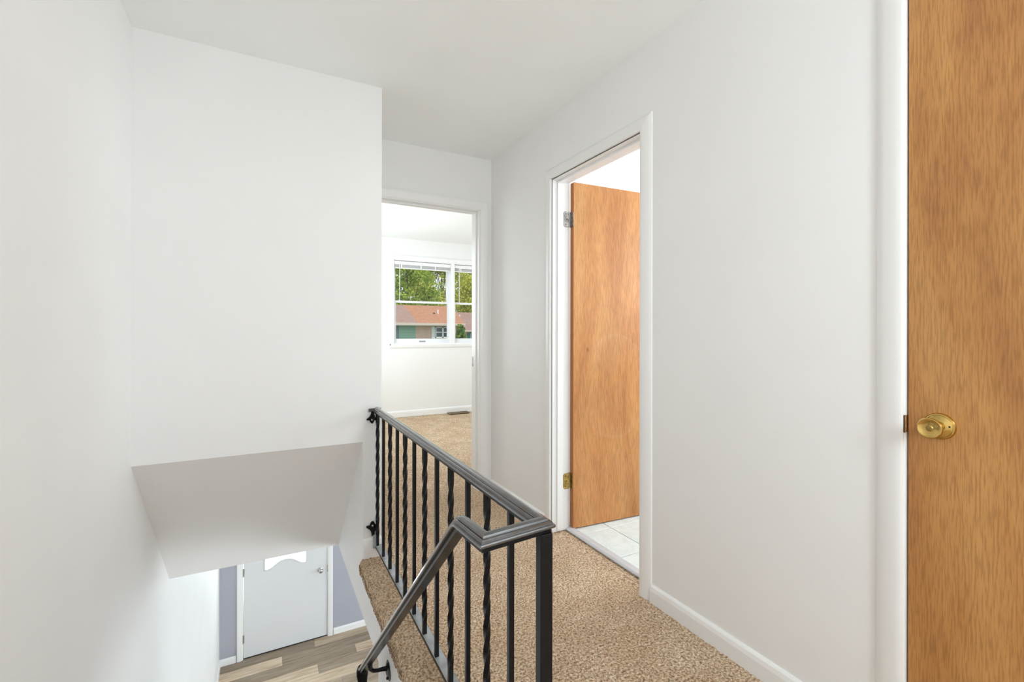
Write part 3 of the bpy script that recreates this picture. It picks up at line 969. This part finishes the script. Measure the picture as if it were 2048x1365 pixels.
# raised mini blinds
for n, (x0, x1) in enumerate(((WX0 + 0.012, MX0 - 0.004), (MX1 + 0.004, WX1 - 0.012))):
    b = empty('window_blind', (0, 0, 0))
    tag(b, ['white mini blind pulled up in the wider visible window half', 'white mini blind pulled up in the window half cut by the doorway'][n], 'blind', group='raised blinds on the bedroom window')
    box('headrail', (x0, Y5 + 0.012, WZ1 - 0.062), (x1, Y5 + 0.050, WZ1 - 0.016), M['blind'], b, 0.002)
    for q in range(9):
        zz = WZ1 - 0.066 - q * 0.0038
        box('slat', (x0 + 0.006, Y5 + 0.018, zz - 0.0014), (x1 - 0.006, Y5 + 0.044, zz), M['blind'], b)
    box('bottom_rail', (x0 + 0.004, Y5 + 0.018, WZ1 - 0.115), (x1 - 0.004, Y5 + 0.044, WZ1 - 0.101), M['blind'], b, 0.003)
    tube_obj('wand', [(x0 + 0.068, Y5 + 0.006, WZ1 - 0.045), (x0 + 0.069, Y5 + 0.006, 1.56)], 0.004, M['blind'], b, 6)
    for cx in (0.12, 0.46, 0.72):
        box('cord_tape', (x0 + (x1 - x0) * cx - 0.008, Y5 + 0.0145, WZ1 - 0.112), (x0 + (x1 - x0) * cx + 0.008, Y5 + 0.0165, WZ1 - 0.060), M['blind'], b)

# floor register
fr = empty('floor_register', (2.41, 6.12, 0.0))
tag(fr, 'brown metal floor register in the carpet below the bedroom window', 'vent')
boxes('frame', [((-0.15, -0.06, 0.006), (0.15, -0.048, 0.014)), ((-0.15, 0.048, 0.006), (0.15, 0.06, 0.014)), ((-0.15, -0.048, 0.006), (-0.138, 0.048, 0.014)), ((0.138, -0.048, 0.006), (0.15, 0.048, 0.014))], M['register'], fr)
for q in range(12):
    box('slat', (-0.136 + q * 0.0232, -0.048, 0.006), (-0.124 + q * 0.0232, 0.048, 0.011), M['register'], fr)
box('duct', (-0.137, -0.047, -0.002), (0.137, 0.047, 0.0045), M['dark'], fr)

# ------------------------------------------------------------------ iron railing
rl = empty('stair_railing', (0, 0, 0))
tag(rl, 'black iron railing with straight and twisted balusters and descending handrail', 'railing')
RXW, RXC, HX = 0.503, 0.509, 0.368     # rail centre at the wall, at the corner post, and of the handrail
RCY = 0.818
def rail_x(y):
    return RXC + (RXW - RXC) * (y - RCY) / (Y1 - RCY)
RZ = 0.770          # top of the moulded cap
HEND = Vector((0.360, 1.985, -0.226))
bend0 = Vector((0.364, 0.915, RZ))
dd = (HEND - bend0).normalized()
_half = [(0.0, 0.0), (0.0060, -0.0004), (0.0110, -0.0022), (0.0134, -0.0052), (0.0146, -0.0098), (0.0164, -0.0098), (0.0172, -0.0070), (0.0205, -0.0076), (0.0232, -0.0102), (0.0240, -0.0150), (0.0256, -0.0152), (0.0284, -0.0150), (0.0300, -0.0180), (0.0294, -0.0222), (0.0262, -0.0245)]
_half = [(a * 0.69, b * 0.84) for a, b in _half]
cap = [(a, b) for a, b in _half[::-1]] + [(-a, b) for a, b in _half[1:]]
cap = cap[::-1]
sub = [(-0.0135, -0.0200), (-0.0135, -0.0305), (0.0135, -0.0305), (0.0135, -0.0200)][::-1]
path = [(RXW, Y1 - 0.004, RZ), (RXC, RCY, RZ), (HX + 0.003, 0.804, RZ)]
NB = 7
down = dd
flat = Vector((0, 1, 0))
path_pts = [Vector(p) for p in path]
rb = 0.045
ang = math.atan2(-dd.z, dd.y)
cen = bend0 + Vector((0, -rb * math.tan(ang / 2), -rb))
for q in range(NB + 1):
    a = ang * q / NB
    path_pts.append(cen + Vector((0, rb * math.sin(a), rb * math.cos(a))))
path_pts.append(HEND)
ups = [(0, 0, 1)] * 3
for q in range(3, len(path_pts) - 1):
    d = (path_pts[q + 1] - path_pts[q]).normalized()
    ups.append((0, -d.z, d.y) if abs(d.z) > 1e-6 else (0, 0, 1))
lab(sweep_obj('handrail_cap', path_pts, ups, cap, M['cap'], rl, ang=28), 'moulded cap worn shiny and brown at the edges')
sweep_obj('rail_channel', path_pts, ups, sub, M['iron'], rl, ang=28)
# scrolled end: flattened leaf-shaped drop
_bm = bmesh.new()
e0 = HEND + dd * -0.01
c0 = [(0.0, 0.0), (0.012, -0.010), (0.020, -0.026), (0.022, -0.048), (0.018, -0.075), (0.010, -0.100), (0.002, -0.118)]
wid = [0.020, 0.0225, 0.0245, 0.024, 0.019, 0.015, 0.009]
thk = [0.013, 0.013, 0.012, 0.012, 0.011, 0.010, 0.007]
rings = []
for (dy, dz), w, t in zip(c0, wid, thk):
    ring = []
    for q in range(14):
        a = 2 * math.pi * q / 14
        ring.append(_bm.verts.new((e0.x + math.cos(a) * w, e0.y + dy + math.sin(a) * t * 0.8, e0.z + dz - 0.012 + math.sin(a) * t * 0.5)))
    rings.append(ring)
for A, B in zip(rings, rings[1:]):
    for q in range(14):
        _bm.faces.new((A[q], A[(q + 1) % 14], B[(q + 1) % 14], B[q]))
_bm.faces.new(rings[0][::-1])
_bm.faces.new(rings[-1])
smooth_by_angle(link('rail_end', to_mesh(_bm, 'rail_end'), M['iron'], rl), 60)

box('rail_end_plate', (0.460, Y1 - 0.016, RZ - 0.021), (RXW + 0.020, Y1 - 0.001, RZ - 0.004), M['cap'], rl, 0.003)
box('post', (0.4935, 0.7995, 0.0), (0.5225, 0.8195, RZ - 0.029), M['iron'], rl, 0.0012)
BARZ = 0.070
def bar_height(y):
    return BARZ
_bp = [(rail_x(y), y) for y in (0.81, Y1 - 0.012)]
_bo = sweep_obj('bottom_bar', [(x, y, BARZ - 0.0012) for x, y in _bp], [(0, 0, 1)], [(-0.0105, -0.010), (0.0255, -0.010), (0.0255, 0.0), (-0.0105, 0.0)], M['iron'], rl, ang=20)
_bt = sweep_obj('bar_top_sheet', [(x, y, BARZ) for x, y in _bp], [(0, 0, 1)], [(-0.0092, -0.0014), (0.0245, -0.0014), (0.0245, 0.0), (-0.0092, 0.0)], M['bar'], _bo, ang=20)  # pale grey sheet laid on top of the dark bar
lab(_bt, 'thin pale grey sheet on top of the bar')

BSZ = 0.0066
ztop = RZ - 0.029
def straight_mesh(h):
    bm = bmesh.new()
    bm_box(bm, (-BSZ, -BSZ, 0), (BSZ, BSZ, h), 0.0008, 1)
    me = to_mesh(bm, 'baluster')
    me.materials.append(M['iron'])
    return me
def twist_mesh(h):
    bm = bmesh.new()
    n = 56
    rings = []
    t0, t1 = 0.05, h - 0.05
    for q in range(n + 1):
        z = h * q / n
        tt = min(max(z, t0), t1) - t0
        a0 = math.pi / 2 * tt / 0.062
        r = BSZ * 1.414 * 1.06
        ring = []
        for c in range(4):
            a = a0 + math.pi / 4 + c * math.pi / 2
            ring.append(bm.verts.new((r * math.cos(a), r * math.sin(a), z)))
        rings.append(ring)
    for A, B in zip(rings, rings[1:]):
        for c in range(4):
            bm.faces.new((A[c], A[(c + 1) % 4], B[(c + 1) % 4], B[c]))
    bm.faces.new(rings[0][::-1])
    bm.faces.new(rings[-1])
    me = to_mesh(bm, 'twisted_baluster')
    for p in me.polygons:
        p.use_smooth = True
    me.set_sharp_from_angle(angle=math.radians(50))
    me.materials.append(M['iron'])
    return me
BH = ztop - BARZ + 0.001
ms, mt = straight_mesh(BH), twist_mesh(BH)
BY = [2.335, 2.199, 2.069, 1.942, 1.818, 1.691, 1.562, 1.433, 1.306, 1.174, 1.050, 0.923]
for q, y in enumerate(BY):
    yy = y * 0.506 / 0.49
    yy = min(yy * rail_x(yy) / 0.506, Y1 - 0.020)
    b = bpy.data.objects.new('twisted_baluster' if q % 2 == 0 else 'baluster', mt if q % 2 == 0 else ms)
    COL.objects.link(b)
    b.parent = rl
    b.location = (rail_x(yy), yy, BARZ - 0.001)

TULIP = [(-.007, 0), (-.009, .018), (-.016, .032), (-.027, .041), (-.035, .048), (-.033, .053), (-.022, .054), (-.016, .055), (-.014, .064), (-.008, .072), (-.001, .0745), (.005, .070), (.008, .062),
         (.011, .055), (.017, .058), (.022, .056), (.020, .045), (.014, .032), (.009, .018), (.007, 0)]
for (x0, z0, sg, sc) in ((0.484, 0.118, 1, 1.0), (0.480, 0.752, -1, 0.86)):
    poly = [(x0 + dx * sc, z0 + sg * dz * sc) for dx, dz in TULIP]
    br_ = prism('wall_bracket', poly, 'y', Y1 - 0.010, Y1 - 0.001, M['iron'], rl, 0.0015)
    lathe_obj('screw', [(0.0, 0.004), (0.004, 0.003), (0.006, 0.0)], (x0 - 0.003 * sc, Y1 - 0.010, z0 + sg * 0.052 * sc), (0, -1, 0), M['nickel'], br_, 12)
lab(prism('bar_tail', [(Y1 - 0.026, 0.060), (Y1 - 0.013, 0.058), (Y1 - 0.013, 0.124), (Y1 - 0.019, 0.124)], 'x', 0.482, 0.496, M['bar'], rl), 'grey tail of the bottom bar bent up to the wall')

# wall bracket under the descending handrail
hb = tube_obj('handrail_bracket', [(0.361, 1.846, -0.120), (0.362, 1.856, -0.150), (0.366, 1.864, -0.172), (0.378, 1.868, -0.186), (0.396, 1.870, -0.192), (0.414, 1.866, -0.190), (0.431, 1.858, -0.188)],
              [0.012, 0.011, 0.0085, 0.0075, 0.0070, 0.0080, 0.0095], M['iron'], rl, 12)
lathe_obj('bracket_plate', [(0.0, 0.008), (0.018, 0.008), (0.028, 0.005), (0.036, 0.002), (0.037, 0.0)], (XS - 0.0005, 1.856, -0.196), (-1, 0, 0), M['iron'], hb, 32)
lathe_obj('screw', [(0.0, 0.007), (0.005, 0.006), (0.006, 0.0)], (XS - 0.006, 1.842, -0.216), (-1, 0, 0), M['iron'], hb, 12)

# ------------------------------------------------------------------ outdoors, seen through the bedroom window
GZ = -3.3
o = box('ground', (-60, Y4 + 0.2, GZ - 0.2), (90, 140, GZ), M['grass'])
tag(o, 'green lawn outside between the houses', 'ground', 'structure')

M['roof_orange'] = roof_mat('shingle_orange', (0.34, 0.165, 0.095), (0.43, 0.22, 0.135))
M['roof_grey'] = roof_mat('shingle_grey_brown', (0.27, 0.175, 0.14), (0.34, 0.23, 0.19))  # greyer brown for the left roof part and back slope
M['roof_brown'] = roof_mat('shingle_brown', (0.25, 0.16, 0.13), (0.33, 0.22, 0.185))
M['siding_green'] = plain('siding_green', (0.27, 0.42, 0.33), 0.7)
M['siding_pink'] = plain('siding_pink', (0.60, 0.40, 0.33), 0.8, var=0.06, vscale=3)
M['siding_blue'] = plain('siding_slate', (0.20, 0.24, 0.30), 0.7)
M['ext_trim'] = plain('outdoor_trim', (0.72, 0.72, 0.72), 0.6)
M['gutter'] = plain('gutter_tan', (0.50, 0.42, 0.36), 0.6)
M['dark_pane'] = plain('house_window_glass', (0.10, 0.12, 0.15), 0.15)
M['teal'] = plain('shutter_teal', (0.03, 0.16, 0.15), 0.6)
HY = 27.0
def fpx(u, v, Y=HY):
    """point on the plane y = Y that the photograph shows at (u, v)"""
    d = _f * FPX + _r2 * (u - 1024) - _u2 * (v - 664.0)
    t = Y / d.y
    return Vector((d.x * t, Y, CAM_H + d.z * t))
def facade(parent, name, u0, u1, y0, y1, zt, m, Y=HY, thick=0.15):
    xa, xb = fpx(u0, 660, Y).x, fpx(u1, 660, Y).x
    return box(name, (xa, Y, GZ), (xb, Y + thick, zt), m, parent)

h1 = empty('house', (8.6, HY, GZ))
h1.location = (0, 0, 0)
tag(h1, 'neighbouring house with orange shingle roof and green and pink siding', 'house')
EZ = fpx(850, 651).z
xg0, xg1 = fpx(797.5, 660).x, fpx(831.5, 660).x
xw0, xw1 = fpx(863, 660).x, fpx(917, 660).x
xe = fpx(924.5, 660).x
box('wall', (2.0, HY + 0.05, GZ), (xg0, HY + 6, EZ), M['siding_blue'], h1)
n_s = 11
for q in range(n_s):      # lap siding boards of the green bay
    z0 = EZ - 1.6 + q * 1.6 / n_s
    prism('siding_board', [(HY + 0.02, z0 + 1.6 / n_s), (HY - 0.02, z0), (HY + 0.05, z0)], 'x', xg0, xg1, M['siding_green'], h1)
box('wall', (xg0, HY + 0.03, GZ), (xg1, HY + 6, EZ), M['siding_green'], h1)
box('wall', (xg1, HY + 0.01, GZ), (xe - 0.35, HY + 6, EZ), M['siding_pink'], h1)
RY = HY + 4.2
zr = fpx(850, 615, RY).z
def roof_slab(name, x_poly, m, parent, y0=HY - 0.45, z0=None, y1=RY, z1=zr, th=0.12):
    """x_poly: list of (x, t) with t = 0 at the eave, 1 at the ridge"""
    z0 = EZ if z0 is None else z0
    bm = bmesh.new()
    top = [bm.verts.new((x, y0 + (y1 - y0) * t, z0 + (z1 - z0) * t + th)) for x, t in x_poly]
    bot = [bm.verts.new((x, y0 + (y1 - y0) * t, z0 + (z1 - z0) * t)) for x, t in x_poly]
    bm.faces.new(top)
    bm.faces.new(bot[::-1])
    for q in range(len(top)):
        p = (q + 1) % len(top)
        bm.faces.new((top[q], bot[q], bot[p], top[p]))
    return link(name, to_mesh(bm, name), m, parent)
xs_t, xs_b = fpx(806, 614, RY).x, fpx(832, 650).x
xr_t = fpx(904, 616, RY).x
roof_slab('roof', [(2.0, 0), (xs_b, 0), (xs_t, 1), (2.0, 1)], M['roof_grey'], h1)
roof_slab('roof', [(xs_b, 0), (xe, 0), (xr_t, 1), (xs_t, 1)], M['roof_orange'], h1)
roof_slab('roof', [(2.0, 0), (xr_t, 0), (xr_t, 1), (2.0, 1)], M['roof_grey'], h1, y0=RY + 4.2)
box('gutter', (2.0, HY - 0.55, EZ - 0.03), (xe, HY - 0.43, EZ + 0.12), M['gutter'], h1, 0.02)
tube_obj('vent_pipe', [(fpx(876, 630, HY + 1.9).x, HY + 1.9, EZ + 0.4), (fpx(876, 630, HY + 1.9).x, HY + 1.9, fpx(876, 620, HY + 1.9).z)], 0.04, M['ext_trim'], h1)
tube_obj('vent_pipe', [(fpx(868, 630, HY + 1.9).x, HY + 1.9, EZ + 0.4), (fpx(868, 630, HY + 1.9).x, HY + 1.9, fpx(868, 626, HY + 1.9).z)], 0.06, M['dark'], h1)
wz0, wz1 = fpx(870, 676).z, fpx(870, 654).z
wxa, wxm, wxb = fpx(870, 660).x, fpx(885, 660).x, fpx(899, 660).x
wn_ = boxes('window', [((wxa, HY - 0.08, wz0 - 0.02), (wxb, HY + 0.0, wz0 + 0.06)), ((wxa, HY - 0.08, wz1 - 0.06), (wxb, HY, wz1)), ((wxa, HY - 0.08, wz0), (wxa + 0.06, HY, wz1)), ((wxb - 0.06, HY - 0.08, wz0), (wxb, HY, wz1)),
                       ((wxm - 0.05, HY - 0.08, wz0), (wxm + 0.05, HY, wz1)), ((wxa, HY - 0.06, (wz0 + wz1) / 2 - 0.025), (wxb, HY, (wz0 + wz1) / 2 + 0.025))], M['ext_trim'], h1)
for a, b in ((wxa + 0.05, wxm - 0.05), (wxm + 0.05, wxb - 0.05)):
    for c, e in ((wz0 + 0.05, (wz0 + wz1) / 2 - 0.02), ((wz0 + wz1) / 2 + 0.02, wz1 - 0.05)):
        box('pane', (a, HY - 0.03, c), (b, HY - 0.02, e), M['dark_pane'], wn_)
for a, b in ((fpx(863, 660).x, wxa - 0.02), (wxb + 0.02, wxb + 0.24)):
    s = box('shutter', (a, HY - 0.05, wz0 - 0.03), (b, HY + 0.0, wz1 + 0.02), M['ext_trim'], h1)

h2 = empty('house', (13.0, HY + 1.0, GZ))
h2.location = (0, 0, 0)
tag(h2, 'neighbouring house with low brown roof behind the cone-shaped evergreen', 'house')
H2Y = HY + 10.0
ez2 = fpx(940, 663.5, H2Y).z
r2y = H2Y + 4.4
zr2 = fpx(940, 628, r2y).z
x2a = fpx(912, 660, H2Y).x
x2b = x2a + 9.0
roof_slab('roof', [(x2a + 0.6, 0), (x2b, 0), (x2b, 1), (x2a + 0.2, 1)], M['roof_brown'], h2, y0=H2Y - 0.45, z0=ez2, y1=r2y, z1=zr2)
roof_slab('roof', [(x2a + 0.2, 0), (x2b, 0), (x2b, 1), (x2a + 0.2, 1)], M['roof_brown'], h2, y0=r2y + 4.4, z0=ez2, y1=r2y, z1=zr2)
box('wall', (x2a + 0.9, H2Y, GZ), (x2b - 0.3, H2Y + 8, ez2), M['siding_pink'], h2)
box('gutter', (x2a + 0.6, H2Y - 0.55, ez2 - 0.03), (x2b, H2Y - 0.43, ez2 + 0.1), M['gutter'], h2, 0.02)
tube_obj('vent_pipe', [(fpx(919, 630, H2Y + 2).x, H2Y + 2, ez2 + 0.5), (fpx(919, 630, H2Y + 2).x, H2Y + 2, fpx(919, 630, H2Y + 2).z)], 0.04, M['ext_trim'], h2)
z2a, z2b = ez2 - 1.25, ez2 - 0.1
xa, xb = fpx(934, 660, H2Y).x, fpx(940.5, 660, H2Y).x
box('shutter', (xa, H2Y - 0.05, z2a), (xb, H2Y, z2b), M['teal'], h2)
w2 = boxes('window', [((xb, H2Y - 0.06, z2a), (xb + 0.9, H2Y, z2a + 0.06)), ((xb, H2Y - 0.06, z2b - 0.06), (xb + 0.9, H2Y, z2b)), ((xb, H2Y - 0.06, z2a), (xb + 0.06, H2Y, z2b)), ((xb + 0.84, H2Y - 0.06, z2a), (xb + 0.9, H2Y, z2b)), ((xb, H2Y - 0.05, (z2a + z2b) / 2 - 0.025), (xb + 0.9, H2Y, (z2a + z2b) / 2 + 0.025))], M['ext_trim'], h2)
box('pane', (xb + 0.05, H2Y - 0.02, z2a), (xb + 0.85, H2Y - 0.01, z2b), M['dark_pane'], w2)

M['leaf_a'] = leaf_mat('leaves_spring_green', [(0.10, 0.18, 0.025), (0.32, 0.42, 0.06), (0.66, 0.68, 0.20)])
M['leaf_b'] = leaf_mat('leaves_yellow_green', [(0.15, 0.22, 0.03), (0.55, 0.56, 0.085), (0.90, 0.83, 0.27)])
M['leaf_c'] = leaf_mat('needles_green', [(0.05, 0.12, 0.03), (0.16, 0.28, 0.05), (0.42, 0.46, 0.10)])
M['bark'] = plain('bark', (0.13, 0.095, 0.075), 0.9)

def leaves_mesh(name, clumps, n, size, m, parent):
    c = np.array([k[:3] for k in clumps])
    rr = np.array([k[3] for k in clumps])
    pick = RNG.integers(0, len(clumps), n)
    d = RNG.normal(size=(n, 3))
    d /= np.linalg.norm(d, axis=1, keepdims=True)
    p = c[pick] + d * (rr[pick] * RNG.random(n) ** 0.45)[:, None]
    a = RNG.normal(size=(n, 3))
    a /= np.linalg.norm(a, axis=1, keepdims=True)
    b = np.cross(a, RNG.normal(size=(n, 3)))
    b /= np.linalg.norm(b, axis=1, keepdims=True)
    s = (size * (0.6 + 0.8 * RNG.random(n)))[:, None]
    v = np.stack([p - a * s, p + b * s * 0.55, p + a * s, p - b * s * 0.55], 1).reshape(-1, 3)
    f = np.arange(4 * n).reshape(n, 4)
    me = bpy.data.meshes.new(name)
    me.from_pydata(v.tolist(), [], f.tolist())
    o = link(name, me, m, parent)
    o['kind'] = 'stuff'
    return o

def tree(label, x, y, h, spread, crown_z, m, n, gap=0.0, size=0.16, seed=1):
    rnd = random.Random(seed)
    t = empty('tree', (0, 0, 0))
    tag(t, label, 'tree', group='trees behind the neighbouring houses')
    tube_obj('trunk', [(x, y, GZ), (x + 0.1, y, GZ + h * 0.3), (x - 0.1, y + 0.1, GZ + h * 0.62)], [0.28, 0.22, 0.12], M['bark'], t, 8)
    clumps = []
    for q in range(40):
        a = rnd.uniform(0, 2 * math.pi)
        rr = spread * math.sqrt(rnd.random())
        zz = rnd.uniform(crown_z, GZ + h)
        k = 1 - 0.5 * max(0, (zz - crown_z) / (GZ + h - crown_z)) ** 2
        cx, cy = x + rr * k * math.cos(a), y + rr * k * 0.6 * math.sin(a)
        if q < 12:
            z0 = GZ + h * rnd.uniform(0.28, 0.5)
            tube_obj('branch', [(x, y, z0), ((x + cx) / 2 + rnd.uniform(-.2, .2), (y + cy) / 2, (z0 + zz) / 2 + 0.2), (cx, cy, zz)], [0.09, 0.055, 0.02], M['bark'], t, 6)
        clumps.append((cx, cy, zz, rnd.uniform(0.8, 1.45) * (1 - gap)))
    leaves_mesh('foliage', clumps, n, size, m, t)
    return t

tree('leafy tree with open crown letting sky through above the grey roof end', fpx(815, 600, 51).x, 51, 14.6, 3.9, 0.2, M['leaf_a'], 10500, 0.08, 0.16, 3)
tree('dense yellow-green tree above the orange roof', fpx(885, 600, 61).x, 61, 19.0, 5.4, -0.8, M['leaf_b'], 22000, -0.45, 0.19, 5)
tree('dense yellow-green tree above the low brown roof', fpx(958, 600, 72).x, 72, 20.5, 6.4, -0.8, M['leaf_b'], 24000, -0.7, 0.22, 9)

cs = empty('evergreen_shrub', (0, 0, 0))
tag(cs, 'cone-shaped evergreen standing in front of the low brown roof', 'shrub')
SY = HY - 1.5
sx, szt = fpx(922, 660, SY).x, fpx(922, 651, SY).z
cl = []
for q in range(40):
    zz = GZ + 0.4 + (szt - GZ - 0.5) * q / 39
    w = 0.85 * (1 - q / 42) ** 0.75
    for k in range(5):
        a = random.uniform(0, 6.28)
        cl.append((sx + w * 0.65 * math.cos(a), SY + w * 0.65 * math.sin(a), zz, 0.14 + 0.3 * w))
leaves_mesh('needles', cl, 7000, 0.07, M['leaf_c'], cs)
tube_obj('trunk', [(sx, SY, GZ), (sx, SY, szt - 0.5)], [0.09, 0.03], M['bark'], cs, 6)
